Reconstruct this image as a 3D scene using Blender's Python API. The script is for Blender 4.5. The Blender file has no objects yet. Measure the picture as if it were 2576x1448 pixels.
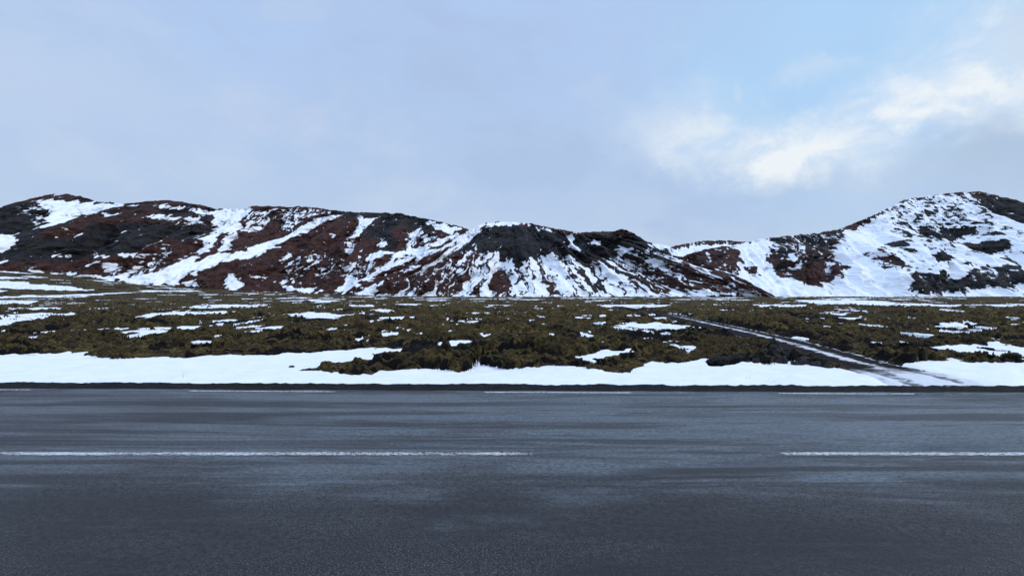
import bpy, math, random
import numpy as np
from mathutils import Vector
random.seed(4); rng=np.random.RandomState(7)
scene=bpy.context.scene
scene.view_settings.view_transform='Standard'
scene.view_settings.look='None'
scene.view_settings.exposure=0
COL=scene.collection
CH=1.6      # eye height
F=1288.0    # focal length in image pixels, projects image coordinates into the scene
HZ=740.0  # horizon row in image pixels

# ---------------------------------------------------------------- noise
PERM=rng.permutation(256); PERM=np.concatenate([PERM,PERM,PERM])
GA=rng.rand(256)*2*np.pi; GX=np.cos(GA); GY=np.sin(GA)
def pn(x,y,seed=0):
    x=np.asarray(x,float)+seed*17.37; y=np.asarray(y,float)+seed*9.71
    xi=np.floor(x); yi=np.floor(y); fx=x-xi; fy=y-yi
    xi=xi.astype(np.int64)&255; yi=yi.astype(np.int64)&255
    u=fx*fx*fx*(fx*(fx*6-15)+10); v=fy*fy*fy*(fy*(fy*6-15)+10)
    def g(ix,iy,dx,dy):
        h=PERM[PERM[ix&255]+(iy&255)]
        return GX[h]*dx+GY[h]*dy
    a=g(xi,yi,fx,fy); b=g(xi+1,yi,fx-1,fy); c=g(xi,yi+1,fx,fy-1); d=g(xi+1,yi+1,fx-1,fy-1)
    return 1.5*((a*(1-u)+b*u)*(1-v)+(c*(1-u)+d*u)*v)
def fbm(x,y,o=4,seed=0,gain=.5):
    r=0;a=1;f=1
    for i in range(o):
        r=r+a*pn(x*f,y*f,seed+i*3); a*=gain; f*=2.03
    return r
def ss(a,b,x):
    t=np.clip((np.asarray(x,float)-a)/(b-a),0,1); return t*t*(3-2*t)
def inpoly(X,Z,poly):
    P=np.asarray(poly,float); out=np.zeros(X.shape,bool)
    sel=(X>=P[:,0].min())&(X<=P[:,0].max())&(Z>=P[:,1].min())&(Z<=P[:,1].max())
    if not sel.any(): return out
    x=X[sel]; z=Z[sel]; r=np.zeros(x.shape,bool); n=len(P)
    for i in range(n):
        x1,z1=P[i]; x2,z2=P[(i+1)%n]
        if z1==z2: continue
        r^=((z1>z)!=(z2>z))&(x<(x2-x1)*(z-z1)/(z2-z1)+x1)
    out[sel]=r; return out
def blur(A,r,axis):
    if r<1: return A
    A=np.moveaxis(A,axis,0); n=A.shape[0]
    p=np.concatenate([np.repeat(A[:1],r,0),A,np.repeat(A[-1:],r,0)],0)
    c=np.concatenate([np.zeros_like(p[:1]),np.cumsum(p,0)],0)
    B=(c[2*r+1:2*r+1+n]-c[:n])/(2*r+1)
    return np.moveaxis(B,0,axis)
def blur2(A,ry,rx):
    for _ in range(2):
        A=blur(blur(A,ry,0),rx,1)
    return A

# ---------------------------------------------------------------- mesh helpers
def make_mesh(name,V,Q,attrs,mat,smooth=True,kind='structure'):
    me=bpy.data.meshes.new(name)
    n=len(V); m=len(Q)
    me.vertices.add(n); me.vertices.foreach_set('co',np.asarray(V,np.float32).ravel())
    me.loops.add(m*4); me.loops.foreach_set('vertex_index',np.asarray(Q,np.int32).ravel())
    me.polygons.add(m); me.polygons.foreach_set('loop_start',np.arange(0,m*4,4,dtype=np.int32))
    me.update(calc_edges=True)
    me.polygons.foreach_set('use_smooth',np.full(m,smooth,dtype=bool))
    for k,a in attrs.items():
        at=me.attributes.new(k,'FLOAT','POINT'); at.data.foreach_set('value',np.asarray(a,np.float32).ravel())
    me.materials.append(mat); me.update()
    ob=bpy.data.objects.new(name,me); COL.objects.link(ob)
    if kind: ob['kind']=kind
    return ob
def grid_quads(R,C):
    i=np.arange(R*C).reshape(R,C)
    return np.stack([i[:-1,:-1],i[:-1,1:],i[1:,1:],i[1:,:-1]],-1).reshape(-1,4)
def grid_obj(name,P,attrs,mat,fm=None,smooth=True):
    R,C=P.shape[:2]; Q=grid_quads(R,C); V=P.reshape(-1,3); A={k:a.ravel() for k,a in attrs.items()}
    if fm is not None:
        Q=Q[fm.ravel()]; used,inv=np.unique(Q,return_inverse=True)
        Q=inv.reshape(-1,4); V=V[used]; A={k:a[used] for k,a in A.items()}
    return make_mesh(name,V,Q,A,mat,smooth)
def tag(ob,label,cat):
    ob['label']=label; ob['category']=cat

# ---------------------------------------------------------------- node helper
class NT:
    def __init__(s,tree): s.t=tree; s.n=tree.nodes; s.l=tree.links
    def new(s,typ,**kw):
        nd=s.n.new(typ)
        for k,v in kw.items(): setattr(nd,k,v)
        return nd
    def put(s,sock,v):
        if isinstance(v,bpy.types.NodeSocket): s.l.new(v,sock)
        elif v is not None:
            if isinstance(v,(tuple,list)) and len(v)==3 and sock.type=='RGBA': v=(*v,1)
            sock.default_value=v
    def math(s,op,a,b=None,c=None,clamp=False):
        nd=s.new('ShaderNodeMath',operation=op,use_clamp=clamp)
        s.put(nd.inputs[0],a)
        if b is not None: s.put(nd.inputs[1],b)
        if c is not None: s.put(nd.inputs[2],c)
        return nd.outputs[0]
    def vmath(s,op,a,b=None):
        nd=s.new('ShaderNodeVectorMath',operation=op); s.put(nd.inputs[0],a)
        if b is not None: s.put(nd.inputs[1],b)
        return nd.outputs['Value'] if op in('LENGTH','DOT_PRODUCT','DISTANCE') else nd.outputs[0]
    def mix(s,f,a,b,blend='MIX'):
        nd=s.new('ShaderNodeMix',data_type='RGBA',blend_type=blend,clamp_factor=True)
        s.put(nd.inputs[0],f); s.put(nd.inputs[6],a); s.put(nd.inputs[7],b); return nd.outputs[2]
    def rng(s,v,a,b,c=0.,d=1.,smooth=True):
        nd=s.new('ShaderNodeMapRange',interpolation_type='SMOOTHSTEP' if smooth else 'LINEAR')
        for i,x in enumerate((v,a,b,c,d)): s.put(nd.inputs[i],x)
        return nd.outputs[0]
    def noise(s,vec,scale,detail=3,rough=.55,dist=0.):
        nd=s.new('ShaderNodeTexNoise'); s.put(nd.inputs['Vector'],vec)
        nd.inputs['Scale'].default_value=scale; nd.inputs['Detail'].default_value=detail
        nd.inputs['Roughness'].default_value=rough; nd.inputs['Distortion'].default_value=dist
        return nd.outputs['Fac']
    def scale(s,vec,sc,loc=(0,0,0)):
        nd=s.new('ShaderNodeMapping'); s.put(nd.inputs[0],vec); nd.inputs['Scale'].default_value=sc; nd.inputs['Location'].default_value=loc
        return nd.outputs[0]
    def attr(s,name):
        return s.new('ShaderNodeAttribute',attribute_name=name).outputs['Fac']
def material(name):
    m=bpy.data.materials.new(name); m.use_nodes=True
    k=NT(m.node_tree); b=m.node_tree.nodes['Principled BSDF']
    geo=k.new('ShaderNodeNewGeometry').outputs['Position']
    return m,k,b,geo
def bump(k,b,h,dist,strength=1.0):
    nd=k.new('ShaderNodeBump'); nd.inputs['Strength'].default_value=strength; nd.inputs['Distance'].default_value=dist
    k.put(nd.inputs['Height'],h); k.l.new(nd.outputs[0],b.inputs['Normal'])

SNOW=(0.87,0.885,0.91)
# ---------------------------------------------------------------- materials
def mat_hill():
    m,k,b,p=material('hill_soil_and_snow')
    s=k.attr('snow'); d=k.attr('dark')
    n1=k.noise(p,.35,5,.65); n2=k.noise(p,.9,5,.70); n3=k.noise(p,.05,4,.6); n5=k.noise(p,.12,5,.65)
    red=k.mix(k.rng(n1,.35,.7),(0.046,0.0180,0.0150),(0.108,0.047,0.036))
    red=k.mix(k.rng(n3,.50,.70,0,.55),red,(0.064,0.042,0.026))
    red=k.mix(k.rng(n5,.52,.72,0,.45),red,(0.032,0.021,0.020))
    blk=k.mix(k.rng(n1,.35,.7),(0.016,0.016,0.0175),(0.042,0.039,0.040))
    dd=k.math('ADD',d,k.math('MULTIPLY',k.math('SUBTRACT',n1,.5),1.0))
    soil=k.mix(k.rng(dd,.15,.85),red,blk)
    soil=k.mix(k.rng(n2,.36,.52,.6,0.),soil,(0.007,0.005,0.006))
    soil=k.mix(k.rng(n2,.6,.75,0,.25),soil,(0.12,0.10,0.09))
    e=k.math('ADD',s,k.math('MULTIPLY',k.math('SUBTRACT',n2,.5),.60))
    e=k.math('ADD',e,k.math('MULTIPLY',k.math('SUBTRACT',n1,.5),.40))
    f=k.rng(e,.46,.55)
    snow=k.mix(k.rng(n1,.3,.6),(0.79,0.82,0.865),SNOW)
    k.put(b.inputs['Base Color'],k.mix(f,soil,snow))
    b.inputs['Roughness'].default_value=.85; b.inputs['Specular IOR Level'].default_value=.2
    h=k.math('MULTIPLY',k.math('ADD',n1,k.math('MULTIPLY',n2,.6)),k.rng(f,0,1,1,.10))
    bump(k,b,h,2.4,1.)
    return m
def mat_lava():
    m,k,b,p=material('moss_lava_and_snow')
    s=k.attr('snow'); c=k.attr('crevice')
    n0=k.noise(p,.25,4,.6); n1=k.noise(p,2.2,4,.65); n2=k.noise(p,10,5,.75); n3=k.noise(p,45,3,.7)
    moss=k.mix(k.rng(n1,.38,.64),(0.048,0.033,0.009),(0.190,0.136,0.042))
    moss=k.mix(k.rng(n0,.44,.64,0,.7),moss,(0.076,0.048,0.021))
    moss=k.mix(k.rng(n2,.42,.54,.88,0),moss,(0.009,0.007,0.004))
    rock=k.mix(n2,(0.002,0.002,0.0025),(0.014,0.011,0.009))
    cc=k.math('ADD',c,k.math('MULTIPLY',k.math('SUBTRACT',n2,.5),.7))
    g=k.mix(k.rng(cc,.43,.57),rock,moss)  # rock black, also the painted shade on lump fronts
    e=k.math('ADD',s,k.math('MULTIPLY',k.math('SUBTRACT',n2,.5),.5))
    f=k.rng(e,.47,.53)
    k.put(b.inputs['Base Color'],k.mix(f,g,k.mix(k.rng(n1,.3,.7),(0.81,0.83,0.865),SNOW)))
    b.inputs['Roughness'].default_value=.9; b.inputs['Specular IOR Level'].default_value=.15
    h=k.math('ADD',n2,k.math('MULTIPLY',n3,.4)); h=k.math('MULTIPLY',h,k.rng(f,0,1,1,.08))
    bump(k,b,h,.16,1.)
    return m
def asphalt_color(k,p):
    fine=k.noise(p,80,3,.75); mid=k.noise(p,22,5,.76)
    streak=k.noise(k.scale(p,(.16,2.6,1)),1.0,7,.72,.6); blot=k.noise(k.scale(p,(.55,1.1,1),(3,7,0)),1.2,6,.70)
    return fine,mid,streak,blot
def mat_asphalt():
    m,k,b,p=material('damp_asphalt')
    fine,mid,streak,blot=asphalt_color(k,p)
    big=k.noise(k.scale(p,(.35,.8,1),(11,2,0)),.9,6,.66)
    sep=k.new('ShaderNodeSeparateXYZ'); k.l.new(p,sep.inputs[0]); y=sep.outputs[1]; x=sep.outputs[0]
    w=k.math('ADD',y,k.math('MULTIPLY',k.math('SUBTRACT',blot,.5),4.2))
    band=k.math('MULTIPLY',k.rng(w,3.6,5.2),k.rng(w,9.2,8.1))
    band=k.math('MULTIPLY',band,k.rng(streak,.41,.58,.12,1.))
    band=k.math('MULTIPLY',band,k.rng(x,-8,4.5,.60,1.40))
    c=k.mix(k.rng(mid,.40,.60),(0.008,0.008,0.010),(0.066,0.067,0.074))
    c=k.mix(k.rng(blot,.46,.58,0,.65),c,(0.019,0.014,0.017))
    sheen_col=k.mix(k.rng(mid,.38,.60),(0.090,0.115,0.138),(0.27,0.33,0.38))
    c=k.mix(k.math('MULTIPLY',band,.92),c,sheen_col)  # reflected-sky sheen painted into the base colour, stronger to the right
    sp=k.math('MULTIPLY',k.rng(fine,.54,.63),k.rng(big,.40,.60,.25,.85))
    c=k.mix(sp,c,(0.24,0.25,0.27))
    c=k.mix(k.rng(fine,.485,.39,0,.95),c,(0.003,0.003,0.004))
    c=k.mix(k.rng(big,.52,.38,0,.45),c,(0.016,0.015,0.018))
    k.put(b.inputs['Base Color'],c)
    ro=k.math('SUBTRACT',.64,k.math('MULTIPLY',band,.30))
    k.put(b.inputs['Roughness'],k.math('SUBTRACT',ro,k.rng(streak,.5,.65,0,.08)))
    b.inputs['Specular IOR Level'].default_value=.5
    bump(k,b,k.math('ADD',fine,k.math('MULTIPLY',mid,1.4)),.038,1.)
    return m
def mat_paint():
    m,k,b,p=material('worn_white_road_paint')
    fine,mid,streak,blot=asphalt_color(k,p)
    wear=k.attr('wear')
    e=k.math('ADD',k.math('MULTIPLY',fine,.8),k.math('MULTIPLY',mid,.5))
    f=k.rng(k.math('SUBTRACT',e,wear),.0,.09)
    k.put(b.inputs['Base Color'],k.mix(k.rng(mid,.3,.7),(0.46,0.47,0.48),(0.70,0.70,0.69)))
    b.inputs['Roughness'].default_value=.6
    k.put(b.inputs['Alpha'],f)
    bump(k,b,k.math('ADD',fine,mid),.01,.7)
    return m
def mat_gravel():
    m,k,b,p=material('black_gravel')
    v=k.new('ShaderNodeTexVoronoi'); k.l.new(p,v.inputs[0]); v.inputs['Scale'].default_value=28
    n=k.noise(p,60,3,.6)
    c=k.mix(v.outputs['Color'],(0.004,0.004,0.005),(0.030,0.028,0.028))
    c=k.mix(n,c,(0.006,0.006,0.007))
    k.put(b.inputs['Base Color'],c); b.inputs['Roughness'].default_value=.85; b.inputs['Specular IOR Level'].default_value=.2
    bump(k,b,k.math('ADD',k.math('MULTIPLY',v.outputs['Distance'],-1),n),.03,1.)
    return m
def mat_track():
    m,k,b,p=material('dirt_track_with_snow_ruts')
    u=k.attr('lateral'); v=k.attr('along')
    n1=k.noise(p,1.3,4,.6); n2=k.noise(p,9,4,.7); n3=k.noise(p,40,3,.6); n4=k.noise(p,3.0,6,.75)
    uu=k.math('ADD',u,k.math('MULTIPLY',k.math('SUBTRACT',n1,.5),.5))
    r1=k.math('ABSOLUTE',k.math('SUBTRACT',uu,0.0)); r2=k.math('ABSOLUTE',k.math('SUBTRACT',uu,.85))
    d=k.math('MINIMUM',r1,k.math('ADD',r2,.08))
    f=k.rng(k.math('ADD',d,k.math('MULTIPLY',k.math('SUBTRACT',n4,.5),.9)),.17,.09)
    f=k.math('MULTIPLY',f,k.math('MULTIPLY',k.rng(v,34,20),k.rng(n1,.38,.52,.3,.95)))
    near=k.rng(k.math('ADD',v,k.math('MULTIPLY',k.math('SUBTRACT',n4,.5),2.6)),2.5,1.5)
    rut=k.rng(k.math('ABSOLUTE',k.math('SUBTRACT',k.math('ABSOLUTE',uu),.45)),.08,.20)
    near=k.math('MULTIPLY',near,k.math('MAXIMUM',k.math('ADD',k.math('MULTIPLY',rut,.8),.2),k.rng(n4,.48,.56)))
    f=k.math('MAXIMUM',f,near)
    dirt=k.mix(n2,(0.004,0.003,0.003),(0.024,0.015,0.013))
    k.put(b.inputs['Base Color'],k.mix(f,dirt,(0.78,0.79,0.82)))
    b.inputs['Roughness'].default_value=.9; b.inputs['Specular IOR Level'].default_value=.12
    bump(k,b,k.math('ADD',n2,k.math('MULTIPLY',n3,.4)),.06,1.)
    return m
def mat_simple(name,c1,c2,sc,bd):
    m,k,b,p=material(name)
    n=k.noise(p,sc,4,.65)
    k.put(b.inputs['Base Color'],k.mix(k.rng(n,.35,.65),c1,c2)); b.inputs['Roughness'].default_value=.85
    bump(k,b,n,bd,1.)
    return m
M_H=mat_hill(); M_L=mat_lava(); M_A=mat_asphalt(); M_P=mat_paint(); M_G=mat_gravel(); M_T=mat_track()
M_R=mat_simple('lava_rock_black',(0.003,0.003,0.0035),(0.022,0.019,0.016),14,.05)
M_RM=mat_simple('mossy_rock',(0.010,0.009,0.006),(0.045,0.036,0.012),12,.05)
M_GR=mat_simple('dry_straw',(0.20,0.155,0.09),(0.12,0.095,0.06),30,.001)

# ---------------------------------------------------------------- terrain base height
ax=[-400,-215,-173,-131,-98,-64,-20,400]; az=[17,10.6,6.5,3.3,1.7,.6,0,0]
def base(X,Y):
    return (0.6+np.interp(X,ax,az))*ss(62,215,Y)
YY=np.geomspace(8,300,4000)
def ground_pt(bx,by):  # image pixel projected onto the base terrain
    t=(bx-1288)/F; z=CH-(by-HZ)/F*YY; h=base(t*YY,YY)
    i=np.argmax(z<=h) if (z<=h).any() else len(YY)-1
    return (t*YY[i],YY[i])

ysn=lambda X: np.interp(X,[-30,-9.2,0,5.6,9,30],[9.5,9.18,8.98,8.82,8.78,8.6])
yel=lambda X: np.interp(X,[-60,-8.4,-4.2,.7,5.2,9,60],[9.2,8.59,8.45,8.35,8.25,8.2,7.9])

# track centreline
trk=[(2390,985),(2325,952),(2185,922),(2085,893),(1980,862),(1875,836),(1765,811),(1680,792),(1600,779),(1550,771)]
TW=np.array([ground_pt(*q) for q in trk]); TW[0]=(7.4,8.6)
tl=np.concatenate([[0],np.cumsum(np.hypot(*np.diff(TW,axis=0).T))])
tt=np.linspace(0,tl[-1],500)
TC=np.stack([np.interp(tt,tl,TW[:,0]),np.interp(tt,tl,TW[:,1])],1)
for _ in range(60):
    TC[1:-1]=(TC[:-2]+TC[1:-1]*2+TC[2:])/4

# ---------------------------------------------------------------- lava field terrain
R=880;C=1560
Yr=np.geomspace(8.95,300,R)[:,None]; A=np.linspace(-1.4,1.4,C)[None,:]
X=A*Yr; Y=Yr+(ysn(X)-8.95)*np.exp(-(Yr-8.95)/2.0)+0*X
Y=Y+0.05*fbm(X*1.3,X*0+3,3,2)*np.exp(-(Yr-8.95)/.6)
bank=[(-700,890),(0,893),(150,890),(210,889),(215,896),(290,905),(400,903),(560,897),(700,895),(730,889),(800,890),(900,878),(960,876),(975,884),(1028,880),(1020,886),(955,891),(975,898),(940,906),(860,912),(805,924),(778,933),(830,941),(860,946),(960,938),(1000,933),(1080,930),(1150,935),(1220,924),(1300,931),(1420,925),(1500,935),(1548,944),(1590,928),(1640,915),(1700,915),(1762,903),(1790,921),(1860,920),(1960,915),(2010,911),(2060,926),(2100,930),(2135,933),(2200,925),(2300,915),(2380,908),(2445,904),(2420,890),(2335,876),(2380,866),(2450,871),(2475,843),(2530,855),(2560,878),(2800,880),(3400,880)]
BK=[ground_pt(*q) for q in bank]+[(60,8.0),(-60,8.0)]
patches=[
[(-100,800),(0,795),(90,788),(210,790),(160,800),(60,808),(0,820),(-100,825)],
[(-90,705),(60,708),(90,715),(200,722),(230,730),(150,732),(60,725),(-90,729)],
[(-50,756),(95,757),(90,765),(-50,767)],[(20,774),(140,774),(145,780),(20,780)],[(200,777),(265,775),(260,783),(215,784)],
[(20,745),(160,746),(150,749),(20,748)],
[(355,794),(430,784),(500,786),(600,783),(580,793),(500,799),(380,802)],
[(470,770),(560,766),(690,768),(640,775),(480,776)],
[(320,836),(360,828),(480,822),(545,819),(500,831),(400,839),(340,844)],[(250,829),(300,825),(310,831),(260,833)],
[(700,791),(760,786),(880,793),(850,803),(780,801)],[(960,799),(1050,797),(1055,804),(970,805)],
[(780,756),(830,757),(830,762),(780,762)],[(935,776),(1010,783),(1000,789),(945,785)],[(870,768),(940,767),(930,772),(870,772)],
[(885,844),(922,842),(915,850),(890,850)],[(955,840),(1005,838),(1000,847),(960,847)],[(640,826),(720,820),(700,828),(650,830)],
[(1115,862),(1160,857),(1190,858),(1180,868),(1150,876),(1125,871)],[(1150,807),(1182,807),(1180,814),(1155,813)],
[(1240,870),(1278,872),(1265,878)],[(1460,897),(1520,885),(1592,879),(1570,891),(1530,897),(1510,911),(1480,908)],
[(1212,903),(1270,897),(1255,907)],[(1552,821),(1640,812),(1730,820),(1720,829),(1640,829)],
[(1490,767),(1620,767),(1710,768),(1600,777),(1550,775)],[(1345,775),(1388,776),(1370,782)],[(1450,800),(1480,799),(1475,804)],
[(1990,755),(2180,756),(2260,762),(2410,768),(2420,773),(2200,769),(2040,764)],[(1890,767),(2020,767),(2020,773),(1900,773)],
[(2370,815),(2420,809),(2452,811),(2430,823),(2360,825)],[(2065,790),(2135,787),(2100,794)],[(1938,822),(1982,821),(1960,828)],
[(1708,870),(1730,874),(1755,888),(1738,892)],[(2440,767),(2576,765),(2800,769),(2560,774)],[(2195,862),(2230,862),(2215,868)],
[(1230,768),(1290,768),(1270,773)],[(1320,862),(1365,862),(1350,867)],[(1395,852),(1455,853),(1430,857)],[(520,900),(560,899),(540,903)],
[(2130,800),(2180,800),(2160,806)],[(560,806),(600,806),(590,811)],[(1000,765),(1060,765),(1040,769)],[(2200,800),(2250,799),(2230,804)],
[(0,855),(25,856),(10,860),(-40,862)],[(2500,805),(2560,804),(2540,810)],[(1640,800),(1690,800),(1670,805)]]
ws=(.25+.030*Y)
wx=(0.09+.018*Y)*fbm(X/ws,Y/ws,5,5,.68); wy=(0.06+.016*Y)*fbm(X/ws,Y/ws,5,9,.68)
XW=X+wx; YW=Y+wy
isl=fbm(X/1.6,Y/2.2,4,141,.6)
mb=inpoly(XW,YW,BK)&~((X>9.0)&(Y>11.8)&(isl>.25))&~((Y>13.2)&(isl>.55))
mb=mb.astype(float)
mp=np.zeros_like(mb)
for q in patches:
    mp=np.maximum(mp,inpoly(XW,YW,[ground_pt(*s) for s in q]))
# track distance
dt=np.full(X.shape,9.); near=(X>2)&(X<22)&(Y<75)
xs=X[near];ys=Y[near];best=np.full(xs.shape,9.)
for i in range(0,500,4):
    best=np.minimum(best,np.hypot(xs-TC[i,0],ys-TC[i,1]))
dt[near]=best
tm=1-ss(.7,1.05,dt)
S=np.clip(blur2(np.maximum(mb,mp),1,1),0,1)
S=np.where(mb<.5,S-.9*ss(.45,.65,isl),S)
patchn=fbm(X*.42,Y*.11,5,21,.65)
pf=fbm(X*.9,Y*.30,4,24,.6)
far=fbm(X/14,Y/22,5,29,.62)
specks=np.maximum(ss(.80,.90,patchn)*ss(130,80,Y),ss(.76,.86,pf)*ss(75,45,Y))*ss(13,20,Y)
specks=np.maximum(specks,ss(.48,.60,far)*ss(80,120,Y))
S2=np.clip(np.maximum(S,specks),0,1)
# lava relief
fade=1-.35*ss(20,110,Y)
wX=X+.15*pn(X*1.6,Y*1.6,40)+.08*pn(X*4,Y*4,41); wY=Y+.15*pn(X*1.6,Y*1.6,44)+.08*pn(X*4,Y*4,45)
a1=np.abs(pn(wX/1.05,wY/.8,11)); a2=np.abs(pn(wX/.46,wY/.38,12)); a3=np.abs(pn(X/.22,Y/.18,13)); a4=np.abs(pn(X/.11,Y/.09,14))
rough=fbm(X/6.5,Y/4.0,4,50,.6)
jag=ss(.1,.7,fbm(X/3.5,Y/3,3,57)+.2*(1-ss(1.5,5,dt)))            # bare jagged lava zones
lump=.24*a1**.7+.18*a2**.75+(.06+.11*jag)*a3**.85+(.03+.05*jag)*a4
far_l=.30*np.abs(pn(X/3.2,Y/2.6,58))**.7*ss(18,50,Y)
big=.18*rough
zl=(lump*(.7+.7*np.clip(rough+.4,0,1))+far_l)*fade+big*fade-.25+.09*(1-ss(11,15,Y))
zl=zl-.06*ss(20,60,Y)
multi=fbm(X/10,Y/5,8,62,.84)
zs=.03+.035*fbm(X*.5,Y*.6,3,70)+.012*pn(X*2.5,Y*3,71)+.004*pn(X*9,Y*11,72)
# old tyre tracks pressed into the verge snow beside the dirt track
dx1=(X-7.4)-(Y-8.9)*.9
zs=zs-.03*np.exp(-((dx1-1.6)/.14)**2)*ss(11.5,10.5,Y)-.03*np.exp(-((dx1-3.1)/.14)**2)*ss(11.5,10.5,Y)
zs=zs*ss(8.6,9.6,Y+.35)
sm=ss(.08,.45,S2)
Z=base(X,Y)+(zl*(1-sm)+zs*sm)
Z=Z*(1-tm)+(base(X,Y)-.03+.02*pn(X*3,Y*3,80))*tm
Z=Z-.05*np.exp(-(Yr-8.95)/.05)
slope=np.gradient(blur2(Z,1,1),axis=0)/np.gradient(Y,axis=0)
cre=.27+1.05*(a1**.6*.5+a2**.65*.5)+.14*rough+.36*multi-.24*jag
cre=cre-.46*ss(.2,1.0,slope)  # steep faces toward the camera darkened: painted shade along lump undersides
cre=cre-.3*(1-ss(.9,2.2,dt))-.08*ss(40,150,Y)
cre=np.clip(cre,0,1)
P=np.stack([X,Y,Z],-1)
isb=(mb[:-1,:-1]>.5)
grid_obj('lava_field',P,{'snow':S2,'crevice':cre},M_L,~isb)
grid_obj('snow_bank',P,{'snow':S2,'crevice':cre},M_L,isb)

# wide ground sheet to the horizon
gx=np.linspace(-2500,2500,160); gy=np.concatenate([np.linspace(-2500,-30,40),np.linspace(-25,1.0,12),np.linspace(1.5,300,30),np.linspace(330,3500,60)])
GXX,GYY=np.meshgrid(gx,gy); GZ=-0.75+.15*fbm(GXX/30,GYY/30,3,90)+np.where(GYY<1.0,.45,0)
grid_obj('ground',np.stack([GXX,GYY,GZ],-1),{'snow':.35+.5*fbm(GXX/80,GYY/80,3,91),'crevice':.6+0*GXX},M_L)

# ---------------------------------------------------------------- dirt track
d=np.gradient(TC,axis=0); d/=np.hypot(d[:,0],d[:,1])[:,None]; nrm=np.stack([d[:,1],-d[:,0]],1)
U=np.linspace(-1,1,31); s_al=np.linspace(0,tl[-1],500)
hw=.85+.30*np.exp(-s_al/.6)
TX=TC[:,0,None]+nrm[:,0,None]*U[None]*hw[:,None]; TY=TC[:,1,None]+nrm[:,1,None]*U[None]*hw[:,None]
TX=TX+.18*fbm(TX*2,TY*2,4,95,.6)*np.abs(U[None])**3
TY=np.maximum(TY,8.72)
prof=-.035*(np.exp(-((U+.5)/.18)**2)+np.exp(-((U-.5)/.18)**2))[None]
TZ=base(TX,TY)+.03+prof-.07*np.abs(U[None])**6+.012*fbm(TX*4,TY*4,3,97)
grid_obj('dirt_track',np.stack([TX,TY,TZ],-1),{'lateral':U[None]+0*TX,'along':s_al[:,None]+0*TX},M_T)

# ---------------------------------------------------------------- road, verges, paint
rx=np.concatenate([np.linspace(-500,-30,20),np.linspace(-28,28,225),np.linspace(30,500,20)])
rv=np.linspace(0,1,40)
RX=rx[None]+0*rv[:,None]; RY=1.3+(yel(rx)[None]+.17-1.3)*rv[:,None]
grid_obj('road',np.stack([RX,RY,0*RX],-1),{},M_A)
gs=np.sinh(np.linspace(-1,1,2400)*3.2)/math.sinh(3.2)*420
gv=np.linspace(0,1,26)
ga=yel(gs)+.13+.03*pn(gs*2.2,gs*0,101); gb=ysn(gs)+.12+.05*fbm(gs*1.7,gs*0,3,107)
GX2=gs[None]+0*gv[:,None]; GY2=ga[None]+(gb-ga)[None]*gv[:,None]
env=np.sin(np.pi*np.clip(gv,0,1))**.6
GZ2=-.012+(.03+.035*np.abs(pn(GX2*9,GY2*9,103))+.03*np.abs(pn(GX2*22,GY2*22,104))+.02*fbm(GX2*1.2,GY2,2,105))*env[:,None]
grid_obj('gravel_verge',np.stack([GX2,GY2,GZ2],-1),{},M_G)
gv2=np.linspace(0,1,20); nx=np.linspace(-60,60,600)
NX=nx[None]+0*gv2[:,None]; NY=-2.5+3.85*gv2[:,None]+0*NX
NZ=-.35*(1-gv2[:,None])-.012*(gv2[:,None]>.95)+.03*np.abs(pn(NX*5,NY*5,110))*(gv2[:,None]<.93)
grid_obj('gravel_verge',np.stack([NX,NY,NZ],-1),{},M_G)

def line(x0,x1,yf,w,wear0,name,fade0=0.,fade1=0.):
    n=int((x1-x0)/.04)+2
    xs=np.linspace(x0,x1,n); v=np.linspace(-1,1,9)
    LX=xs[None]+0*v[:,None]; LY=yf(xs)[None]+v[:,None]*w/2
    LZ=.004+0*LX
    wear=wear0+.25*np.abs(v[:,None])**5+.07*fbm(LX*1.3,LY*4,3,120)
    if fade0: wear=wear+.3*(1-ss(0,fade0,LX-x0))
    if fade1: wear=wear+.3*(1-ss(0,fade1,x1-LX))
    grid_obj(name,np.stack([LX,LY,LZ],-1),{'wear':wear},M_P)
cy=lambda x: 5.15+0*np.asarray(x)
line(-12,.62,cy,.125,.575,'centre_line_marking',0,.8)
line(2.55,13,cy,.125,.585,'centre_line_marking',.2,0)
sc=8.4/1288
for a,b_ in((-1040,-670),(-280,62),(465,850),(1215,1590),(1940,2282),(2660,3010),(3390,3750)):
    line((a-1288)*sc,(b_-1288)*sc,yel,.09,.565,'edge_line_marking',.05,.05)

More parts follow.
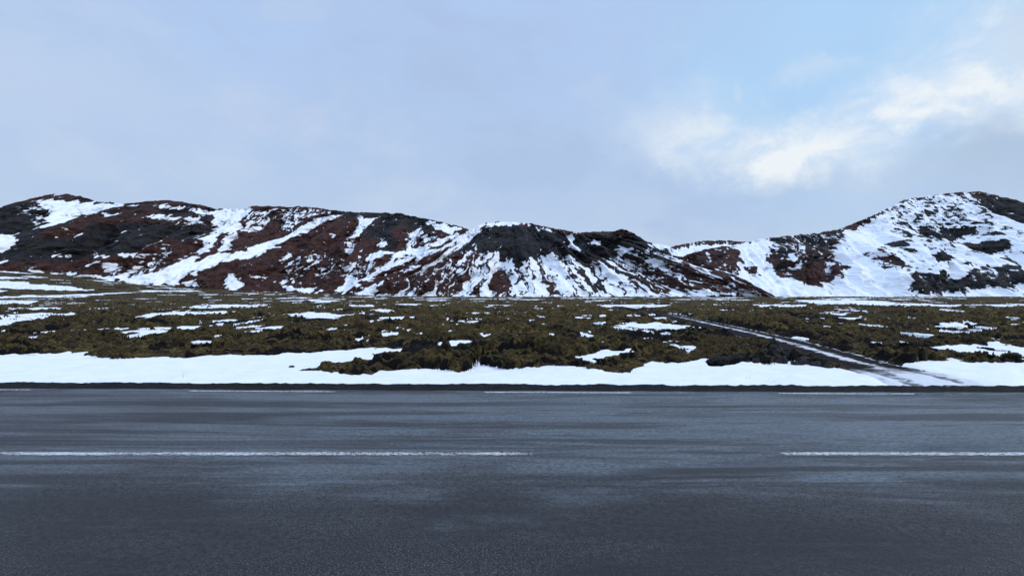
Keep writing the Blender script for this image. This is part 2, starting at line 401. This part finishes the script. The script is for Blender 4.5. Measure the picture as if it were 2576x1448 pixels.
# ---------------------------------------------------------------- hills
def hill(name,ridge,Y0,k,zb,ncol,nrow,snow,dark,apex=None,bg=.08,dbg=.3,relief=1.,seed=0,streakamp=.5,patchamp=.35,gscale=1.,vd=.45):
    def w(bx,by):  # image pixel projected onto the sloping hill face
        e=(HZ-by)/F; y=(Y0+CH*k)/(1-k*e); return ((bx-1288)/F*y, CH+e*y)
    Rg=np.array([w(*q) for q in ridge]); o=np.argsort(Rg[:,0]); Rg=Rg[o]
    xs=np.linspace(Rg[0,0],Rg[-1,0],ncol)
    zr=np.interp(xs,Rg[:,0],Rg[:,1]); kk=np.ones(7)/7
    zr=np.convolve(np.pad(zr,3,'edge'),kk,'valid')
    zr=zr+.6*fbm(xs/7,xs*0,5,seed+1,.62)+.3*np.abs(pn(xs/1.8,xs*0,seed+3))
    nf=int(nrow*.88); t=np.concatenate([np.linspace(0,1,nf),np.linspace(1,1.6,nrow-nf+1)[1:]])[:,None]
    XX=xs[None]+0*t
    tf=np.minimum(t,1)
    ZZ=zb+(zr[None]-zb)*tf
    H=np.clip((ZZ-zb)/np.maximum(zr[None]-zb,1),0,1)
    if apex is not None:
        axx,azz=w(*apex); azz+=18
        sx=(XX-axx)/np.maximum(azz-ZZ,4)*30
    else: sx=XX+ZZ*.35*math.sin(seed)
    sx=sx/gscale
    wob=2.6*fbm(XX/14,ZZ/9,3,seed+5,.55)
    gul=fbm((sx+wob)/13,ZZ/42,3,seed+7); gf=fbm((sx+wob)/4.5,ZZ/22,2,seed+9); lumpy=fbm(XX/9,ZZ/5,4,seed+11,.55)
    bigr=fbm(XX/55,ZZ/40,2,seed+13)
    env=np.sin(np.pi*np.clip(H,0,1)*.93+.1)
    crag=ss(.15,.7,fbm(XX/22,ZZ/9,3,seed+17)+.5*(H-.6))
    disp=relief*(10*bigr*env+9*gul*env+3.2*gf*env+1.5*lumpy+(.4+2.6*crag)*np.abs(fbm(XX/3.6,ZZ/2.4,4,seed+15,.55)))
    YY_=Y0+k*ZZ+disp
    back=np.maximum(t-1,0)
    ZZ=ZZ-back*(zr[None]-zb)*.9; YY_=YY_+back*(zr[None]-zb)*2.4+relief*back*6
    # masks laid on the slope in world x/z
    wxx=2.1*fbm(XX/4.5,ZZ/4.5,5,seed+20,.68); wzz=1.5*fbm(XX/4.5,ZZ/4.5,5,seed+25,.68)
    XM=XX+wxx; ZM=ZZ+wzz
    D=np.full(XX.shape,bg)
    for wt,q in snow: D[inpoly(XM,ZM,[w(*s) for s in q])]=min(wt,.93)
    K=np.full(XX.shape,float(dbg))
    for wt,q in dark: K[inpoly(XM,ZM,[w(*s) for s in q])]=wt
    D=blur2(D,2,2); K=blur2(K,9,9)
    mid=1-np.abs(D-.5)*1.3
    fine=fbm(XX/2.8,ZZ/2.2,5,seed+30,.62); st=fbm((sx+wob)/2.0,ZZ/18,4,seed+33,.62)
    D=D+np.clip(mid,.12,1)*(streakamp*(.85*st+.45*gf+.35*gul)+patchamp*fine-.10*crag)
    # thin veins of snow caught in the gullies
    vein=np.abs(fbm((sx+wob*1.5)/6,ZZ/20,4,seed+40,.55)); vein2=fbm(XX/14,ZZ/10,3,seed+44)
    D=D+.55*(1-ss(.0,.05,vein))*ss(-.05,.4,vein2)
    vb=np.abs(fbm((sx+wob)/7,ZZ/24,4,seed+48,.55))
    D=D-vd*(1-ss(.0,.06,vb))*ss(-.05,.45,fbm(XX/15,ZZ/10,2,seed+52))
    D=D+.40*ss(.66,.84,fbm(XX/3.2,ZZ/1.8,3,seed+60))*(D<.4)
    K=K+.30*lumpy+.4*crag
    D=np.where(back>0,.75+.4*lumpy,D)
    return grid_obj(name,np.stack([XX,YY_,ZZ],-1),{'snow':D,'dark':K},M_H)

left_ridge=[(-420,600),(-250,560),(-120,540),(0,522),(45,508),(110,498),(135,485),(165,488),(215,497),(240,507),(300,511),(345,507),(425,503),(475,510),(540,524),(600,524),(625,518),(680,519),(780,520),(850,531),(900,534),(1000,535),(1060,549),(1100,556),(1170,573),(1230,590),(1330,610),(1450,650),(1540,745)]
left_snow=[
(1,[(105,503),(170,504),(240,510),(300,513),(335,516),(270,521),(230,535),(190,541),(165,562),(120,575),(80,582),(110,555),(125,537),(105,522)]),
(1,[(-120,600),(0,596),(40,590),(78,587),(60,600),(80,606),(50,620),(25,635),(-80,645)]),(1,[(-60,652),(28,658),(22,667),(-60,672)]),
(.82,[(500,530),(560,526),(640,520),(622,535),(590,547),(600,562),(578,600),(588,622),(560,641),(600,634),(690,617),(705,622),(670,645),(620,652),(560,668),(500,690),(470,700),(520,716),(440,714),(340,697),(190,667),(200,655),(270,665),(310,680),(380,685),(440,672),(490,640),(510,612),(530,590),(518,560),(530,545)]),
(.3,[(545,600),(575,580),(570,620),(540,640),(500,665),(520,640)]),
(.9,[(610,625),(700,592),(760,562),(815,541),(868,540),(850,550),(805,561),(748,592),(700,612),(670,625)]),
(.54,[(620,535),(690,524),(650,562),(602,592),(605,560)]),(.54,[(690,523),(800,525),(850,535),(790,542),(740,555),(720,575),(680,580),(700,545)]),
(.78,[(900,545),(948,545),(930,572),(907,592),(893,622),(885,650),(930,643),(960,638),(990,648),(1010,625),(1060,620),(1110,600),(1150,588),(1190,590),(1130,620),(1060,650),(1000,668),(940,690),(880,728),(835,732),(868,700),(880,660),(873,620),(893,580)]),
(.44,[(890,648),(1000,640),(1060,640),(1000,665),(900,700),(870,700)]),
(1,[(958,600),(976,604),(968,632),(990,645),(955,646)]),(.6,[(1020,590),(1050,570),(1075,590),(1110,600),(1060,612),(1020,625)]),
(.9,[(1070,553),(1110,561),(1168,575),(1140,587),(1100,578),(1078,565)]),
(1,[(60,677),(130,681),(240,693),(340,698),(470,714),(530,719),(400,717),(200,700),(80,687)]),
(1,[(190,600),(215,592),(232,590),(215,603),(195,606)]),(1,[(305,578),(322,578),(318,588)]),
(1,[(580,684),(600,686),(628,716),(605,726),(565,716)]),(1,[(718,640),(745,640),(755,652),(735,655)]),(1,[(730,668),(755,672),(745,680)]),
(1,[(430,603),(446,613),(453,640),(447,657),(425,668),(441,640),(436,620)]),(.9,[(365,550),(400,541),(440,546),(462,543),(450,556),(400,553)]),
(.75,[(385,512),(470,517),(520,530),(515,548),(470,528),(420,526)]),(.8,[(455,560),(475,545),(500,552),(470,566)]),
(1,[(700,720),(780,727),(830,733),(780,737),(710,733)]),(.65,[(700,700),(760,705),(750,716),(705,712)]),
(.46,[(190,655),(430,672),(380,690),(200,672)]),(.38,[(700,640),(860,640),(860,700),(720,690)]),
(1,[(235,640),(290,642),(280,650),(240,648)]),(.38,[(300,640),(430,600),(470,650),(400,680)]),(.4,[(60,520),(110,505),(110,570),(70,560)]),
(.9,[(250,535),(280,533),(300,541),(262,543)]),(.9,[(545,625),(560,600),(565,612),(550,640)]),(.9,[(830,585),(850,583),(846,594)]),(.9,[(640,690),(670,696),(650,702)]),(.9,[(120,640),(150,637),(140,648)])]
left_dark=[(.9,[(-200,560),(60,510),(240,505),(330,512),(210,540),(180,570),(100,600),(190,600),(220,560),(300,560),(520,575),(500,630),(430,600),(330,640),(190,650),(0,660),(-100,600)]),
(.5,[(240,505),(540,520),(530,560),(380,545),(230,545)]),(1.,[(930,560),(1000,555),(1000,600),(990,645),(970,630),(955,600),(905,600)]),(.7,[(850,530),(1080,545),(1170,575),(1060,600),(1000,560),(860,548)]),(.4,[(640,530),(760,530),(740,560),(670,555)])]
hill('hill',left_ridge,212,1.7,-4,1500,380,left_snow,left_dark,bg=.10,dbg=.0,seed=100,streakamp=.40,patchamp=.36)

mid_ridge=[(800,752),(870,728),(930,690),(1000,655),(1060,636),(1110,616),(1150,596),(1185,577),(1215,562),(1270,556),(1330,561),(1380,571),(1450,586),(1500,583),(1545,581),(1562,577),(1582,579),(1600,590),(1640,614),(1665,632),(1720,650),(1780,668),(1850,693),(1900,720),(1945,748)]
mid_snow=[
(.95,[(1180,572),(1215,560),(1300,556),(1345,564),(1215,569),(1195,592),(1150,622),(1110,640),(1060,650),(1000,672),(940,702),(870,735),(840,732),(920,690),(980,660),(1050,640),(1120,618),(1150,598)]),
(.42,[(1100,640),(1190,600),(1200,625),(1240,635),(1290,660),(1380,640),(1480,660),(1600,700),(1700,720),(1850,735),(1800,750),(900,750),(1000,690)]),
(.60,[(1170,680),(1240,640),(1260,690),(1280,745),(1160,745)]),(.72,[(1315,650),(1342,645),(1365,700),(1370,745),(1305,745)]),(.58,[(1400,640),(1440,640),(1510,700),(1560,745),(1480,745)]),
(.9,[(1200,600),(1210,602),(1195,640),(1185,650)]),(.9,[(1245,640),(1258,636),(1262,680),(1250,700),(1240,670)]),(.9,[(1282,660),(1292,655),(1300,720),(1285,740)]),(.9,[(1375,645),(1395,632),(1430,690),(1450,740),(1425,735),(1400,690)]),
(.30,[(930,715),(1090,680),(1140,720),(1120,748),(900,750)]),
(.0,[(1215,582),(1330,566),(1400,585),(1480,590),(1620,600),(1640,640),(1560,630),(1600,655),(1540,665),(1500,640),(1470,650),(1440,640),(1420,615),(1390,632),(1372,628),(1350,628),(1320,655),(1300,665),(1280,640),(1265,665),(1250,630),(1235,625),(1212,640),(1200,615),(1165,642),(1150,645),(1190,600)]),
(.38,[(1500,655),(1640,615),(1720,645),(1945,745),(1620,700),(1540,680)]),(.9,[(1500,655),(1560,690),(1600,700),(1580,712),(1520,690)]),
(.85,[(1330,563),(1375,572),(1390,582),(1350,575)]),(.85,[(1420,590),(1450,585),(1440,610),(1470,630),(1430,620)]),(.9,[(1560,612),(1590,625),(1575,640),(1555,622)]),(.85,[(1480,605),(1520,600),(1510,615),(1490,620)]),(.85,[(1610,650),(1650,655),(1700,675),(1640,668)]),(.8,[(1730,665),(1770,675),(1800,690),(1755,682)]),
(.12,[(1480,700),(1530,715),(1530,738),(1490,730)]),(.42,[(1780,690),(1860,705),(1935,745),(1780,745)]),(.8,[(1620,737),(1800,730),(1870,738),(1700,748),(1600,746)]),(.75,[(900,738),(1280,740),(1500,741),(1500,747),(900,748)])]
mid_dark=[(1.,[(1140,645),(1190,585),(1270,560),(1450,590),(1640,600),(1720,650),(1600,680),(1400,650),(1300,670),(1230,640),(1160,640)]),(.45,[(1400,640),(1700,650),(1800,700),(1500,740),(1400,700)]),(.9,[(1470,690),(1550,710),(1540,745),(1480,740)])]
hill('hill',mid_ridge,204,1.55,-3,1200,360,mid_snow,mid_dark,apex=(1290,556),bg=.12,dbg=-.1,seed=200,streakamp=.66,patchamp=.34,relief=1.,gscale=.8)

right_ridge=[(1620,690),(1700,650),(1790,625),(1880,610),(1930,599),(2000,592),(2060,588),(2130,571),(2200,541),(2240,523),(2280,502),(2350,491),(2430,483),(2470,481),(2520,491),(2576,508),(2700,545),(2850,600),(3050,680),(3200,745)]
right_snow=[
(.82,[(1780,640),(1860,612),(1940,598),(1935,640),(1960,690),(2060,720),(2110,700),(2130,680),(2100,640),(2120,580),(2160,560),(2240,520),(2280,505),(2350,493),(2450,485),(2560,560),(2800,640),(2800,760),(1850,760),(1800,690)]),
(.93,[(2120,590),(2200,545),(2300,500),(2330,540),(2250,600),(2230,690),(2260,745),(2130,745),(2110,700),(2140,670),(2110,630)]),
(.88,[(1860,640),(1920,600),(1925,650),(1960,700),(2060,725),(2130,735),(1900,745),(1850,700)]),
(.66,[(2240,530),(2300,500),(2450,486),(2540,560),(2480,620),(2300,620),(2240,590)]),
(.66,[(2140,640),(2230,610),(2290,640),(2290,690),(2200,680)]),
(.08,[(2440,481),(2476,480),(2576,505),(2720,560),(2700,620),(2576,565),(2530,535),(2480,512),(2455,498)]),
(.12,[(2120,575),(2240,522),(2235,530),(2150,585)]),
(.26,[(2255,690),(2360,690),(2400,715),(2380,738),(2270,738),(2255,715)]),(.24,[(2400,700),(2430,680),(2560,660),(2570,690),(2530,715),(2440,736),(2400,735)]),
(.0,[(2305,640),(2325,628),(2385,630),(2375,655),(2345,668),(2310,660)]),(.0,[(2370,595),(2400,570),(2455,572),(2440,598),(2385,606)]),(.0,[(2440,612),(2520,608),(2540,628),(2500,640),(2450,625)]),
(.0,[(2300,580),(2350,570),(2365,590),(2330,603)]),(.0,[(2410,655),(2445,655),(2450,668),(2420,672)]),(.0,[(2460,550),(2490,560),(2480,575)]),(.0,[(2230,610),(2250,605),(2262,620),(2240,628)]),
(.0,[(2180,640),(2205,650),(2225,680),(2200,670)]),(.0,[(2330,530),(2360,528),(2350,545)]),(.0,[(2400,520),(2425,525),(2410,537)]),(.0,[(2270,560),(2290,556),(2295,572)]),(.0,[(2520,650),(2550,645),(2545,660)]),
(.36,[(1935,600),(2130,575),(2110,600),(2050,620),(2060,650),(2120,690),(2100,710),(2010,690),(1975,660),(1945,640)]),
(.1,[(2020,650),(2050,640),(2080,690),(2110,708),(2050,712),(2015,700)]),(.1,[(1940,645),(1965,650),(1975,680),(1950,675)]),(.1,[(1870,675),(1905,672),(1900,690),(1880,695)]),(.28,[(1740,640),(1860,618),(1870,655),(1850,690),(1790,675)])]
right_dark=[(1.,[(2240,520),(2576,480),(2800,560),(2800,760),(2240,760),(2240,660),(2200,600)]),(.5,[(1900,600),(2130,570),(2100,620),(1950,660)])]
hill('hill',right_ridge,216,1.6,-4,1400,380,right_snow,right_dark,bg=.3,dbg=.15,seed=300,streakamp=.34,patchamp=.44,relief=.9,vd=.32)

back_ridge=[(1300,640),(1450,600),(1560,600),(1640,611),(1690,621),(1760,607),(1830,604),(1880,609),(1950,620),(2100,640),(2300,700)]
back_snow=[(.95,[(1600,610),(1660,616),(1700,622),(1660,630),(1620,620)]),(.9,[(1680,632),(1760,616),(1900,614),(1900,700),(1780,645),(1700,650)])]
hill('hill',back_ridge,330,1.6,-4,500,140,back_snow,[],bg=.2,dbg=.1,seed=400,relief=.6)

# ---------------------------------------------------------------- lava rocks beside the track
def rock_mesh(name,seed,mat):
    import bmesh
    bm=bmesh.new(); bmesh.ops.create_icosphere(bm,subdivisions=4,radius=1)
    co=np.array([v.co[:] for v in bm.verts])
    r=1+.35*fbm(co[:,0]*1.3+seed,co[:,1]*1.3+co[:,2]*1.7,3,seed)-.35*np.abs(fbm(co[:,0]*2.6+co[:,2],co[:,1]*2.6-co[:,2]*2,3,seed+5))
    rs=np.random.RandomState(seed)
    for _ in range(7):
        n=rs.normal(size=3); n/=np.linalg.norm(n); dd=co@n; r=np.where(dd*r>.72,.72/np.maximum(dd,.1),r)
    r=r+.07*fbm(co[:,0]*6+co[:,2]*5,co[:,1]*6-co[:,2]*5,3,seed+9)
    for v,c,q in zip(bm.verts,co,r): v.co=Vector(c*q)
    me=bpy.data.meshes.new(name); bm.to_mesh(me); bm.free(); me.materials.append(mat)
    return me
rmeshes=[rock_mesh('lava_rock',s,M_R) for s in (3,8,15,23,31)]
spots=[(2080,930,.12),(2050,924,.15),(2025,917,.18),(1995,907,.18),(1975,900,.19),(1950,895,.17),(1925,892,.17),(2005,920,.13),(1965,915,.16),(1935,910,.17),(1895,904,.17),(1870,898,.15),(1850,907,.15),(1820,912,.15),(1795,908,.14),(1950,882,.18),(1900,874,.18),(1870,882,.16),(2040,907,.15),(2065,914,.14),(1900,914,.12)]
for i,(bx,by,sz) in enumerate(spots):
    x,y=ground_pt(bx,by); z=base(x,y)
    ob=bpy.data.objects.new('lava_rock',rmeshes[i%5]); COL.objects.link(ob)
    ob.location=(x,y,z+sz*.15); ob.rotation_euler=(random.uniform(-.5,.5),random.uniform(-.5,.5),random.uniform(0,6.28))
    ob.scale=(sz*random.uniform(.8,1.3),sz*random.uniform(.8,1.2),sz*random.uniform(.7,1.05))
    tag(ob,'jagged black lava rock beside the dirt track','rock'); ob['group']='black lava rocks along the dirt track'
x,y=ground_pt(735,927); ob=bpy.data.objects.new('mossy_rock',rock_mesh('mossy_rock',44,M_RM)); COL.objects.link(ob)
ob.location=(x,y,.04); ob.scale=(.07,.055,.035); tag(ob,'small dark mossy rock poking out of snow','rock')
x,y=ground_pt(2553,898); ob=bpy.data.objects.new('lava_rock',rmeshes[1]); COL.objects.link(ob)
ob.location=(x,y,.05); ob.scale=(.14,.10,.08); tag(ob,'lone black lava rock surrounded by smooth snow','rock')

# dry grass stalks in the snow
def stalks(bx,by,n,h):
    x0,y0=ground_pt(bx,by); V=[];Q=[]
    for j in range(n):
        bx_=random.uniform(-.06,.06); by_=random.uniform(-.05,.05); lx=random.uniform(-.10,.12); hh=h*random.uniform(.5,1)
        prev=len(V)
        for s in range(6):
            t=s/5; w=.002*(1-.75*t)
            cx=bx_+lx*t*t; V+= [(cx-w,by_,hh*t),(cx,by_-w,hh*t),(cx+w,by_,hh*t)]
        for s in range(5):
            for q in range(3):
                a=prev+s*3; Q.append((a+q,a+(q+1)%3,a+3+(q+1)%3,a+3+q))
    ob=make_mesh('dry_grass',np.array(V),np.array(Q),{},M_GR,kind=None); ob.location=(x0,y0,.02)
    tag(ob,'few thin straw coloured grass stalks in roadside snow','grass'); ob['group']='dry grass stalks in the roadside snow'
for q in ((470,955,3,.22),(1938,964,3,.12),(1880,955,3,.10)): stalks(*q)

# ---------------------------------------------------------------- sky / light
SUN_EL=math.radians(36); SUN_AZ=math.radians(95)   # clockwise from +Y
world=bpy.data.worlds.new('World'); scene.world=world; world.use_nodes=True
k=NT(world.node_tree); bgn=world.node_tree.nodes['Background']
dirv=k.new('ShaderNodeTexCoord').outputs['Generated']
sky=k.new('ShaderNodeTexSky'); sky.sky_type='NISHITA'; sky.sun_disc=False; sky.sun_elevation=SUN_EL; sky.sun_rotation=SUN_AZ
sep=k.new('ShaderNodeSeparateXYZ'); k.l.new(dirv,sep.inputs[0]); dx,dy,dz=sep.outputs
nsk=k.vmath('SCALE',sky.outputs[0]); nsk.node.inputs['Scale'].default_value=.08
warp=k.new('ShaderNodeTexNoise'); k.l.new(dirv,warp.inputs['Vector']); warp.inputs['Scale'].default_value=7; warp.inputs['Detail'].default_value=8; warp.inputs['Roughness'].default_value=.62
wv=k.vmath('SCALE',k.vmath('SUBTRACT',warp.outputs['Color'],(.5,.5,.5))); wv.node.inputs['Scale'].default_value=.17
dw=k.vmath('ADD',dirv,wv)
st=k.scale(dirv,(1,1,2.2))
nA=k.noise(st,1.7,4,.5); nB=k.noise(k.scale(dirv,(1,1,1.7)),8,7,.62,.3); nC=k.noise(k.scale(dirv,(1,1,2),(4,2,1)),3.2,6,.58,.2)
base_c=k.mix(k.rng(dz,0.05,.45),(0.54,0.66,0.82),(0.455,0.615,0.91))
base_c=k.mix(k.rng(nA,.42,.62,0,.6),base_c,(0.44,0.58,0.83))
base_c=k.mix(k.rng(nC,.50,.68,0,.45),base_c,(0.60,0.70,0.87))
base_c=k.mix(k.rng(nC,.48,.34,0,.45),base_c,(0.42,0.54,0.77))
def dirn(bx,by):  # image pixel to sky direction
    v=Vector(((bx-1288)/F,1,(HZ-by)/F)).normalized(); return v
def blob(bx,by,sx,sz,r0,r1,src=None):
    v=dirn(bx,by)
    dd=k.vmath('SUBTRACT',src or dw,tuple(v)); dd=k.vmath('MULTIPLY',dd,(1/sx,1/sx,1/sz))
    return k.rng(k.vmath('LENGTH',dd),r1,r0)
def mx(*a):
    r=a[0]
    for q in a[1:]: r=k.math('MAXIMUM',r,q)
    return r
blue=mx(blob(2160,150,.34,.24,.2,1.3),blob(1880,230,.22,.16,.1,1.2))
c=k.mix(k.math('MULTIPLY',blue,.85),base_c,(0.44,0.68,0.96))
wisp=k.math('MULTIPLY',mx(blob(1720,330,.15,.08,.0,1.2),blob(2060,185,.09,.03,.0,1.),blob(1860,210,.03,.03,0,1.)),k.rng(nB,.35,.65,.3,1.))
c=k.mix(k.math('MULTIPLY',wisp,.85),c,(0.67,0.78,0.92))
gr=mx(blob(2560,400,.16,.08,.1,1.2),blob(2650,80,.06,.06,.1,1.2))
c=k.mix(k.math('MULTIPLY',gr,.70),c,(0.44,0.55,0.71))
gr2=blob(2120,465,.18,.035,.1,1.2)
c=k.mix(k.math('MULTIPLY',gr2,.4),c,(0.58,0.67,0.80))
cl=mx(blob(1990,392,.17,.058,.0,1.35),k.math('MULTIPLY',blob(1820,355,.12,.05,0,1.3),.65),mx(blob(2290,295,.12,.030,.0,1.35),blob(2410,235,.13,.060,.0,1.4),blob(2540,140,.12,.10,.0,1.4)))
c=k.mix(k.math('MULTIPLY',cl,k.rng(nB,.36,.60,.45,1.25)),c,(0.87,0.925,0.97))
lf=blob(60,180,.28,.10,.1,1.2)
c=k.mix(k.math('MULTIPLY',lf,.5),c,(0.58,0.70,0.88))
c=k.mix(.04,c,nsk)
gain=k.math('ADD',1.0,k.math('ADD',k.math('MULTIPLY',k.rng(dz,.5,.95),.65),k.math('MULTIPLY',k.rng(dy,.15,-.6),.35)))  # unseen sky overhead and behind the camera brightened as added fill light
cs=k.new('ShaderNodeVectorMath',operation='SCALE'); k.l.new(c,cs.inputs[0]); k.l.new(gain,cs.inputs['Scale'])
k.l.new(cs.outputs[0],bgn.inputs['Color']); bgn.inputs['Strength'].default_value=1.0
L=bpy.data.lights.new('sun','SUN'); L.energy=1.25; L.angle=math.radians(11); L.color=(1,.94,.86)
lo=bpy.data.objects.new('sun',L); COL.objects.link(lo)
sd=Vector((math.sin(SUN_AZ)*math.cos(SUN_EL),math.cos(SUN_AZ)*math.cos(SUN_EL),math.sin(SUN_EL)))
lo.rotation_euler=sd.to_track_quat('Z','Y').to_euler()

cam=bpy.data.cameras.new('camera'); cam.lens=18; cam.sensor_width=36; cam.clip_end=8000; cam.clip_start=.05
co=bpy.data.objects.new('camera',cam); COL.objects.link(co); co.location=(0,0,CH)
co.rotation_euler=(math.radians(90)+math.atan(15.5/1288),0,0)
scene.camera=co
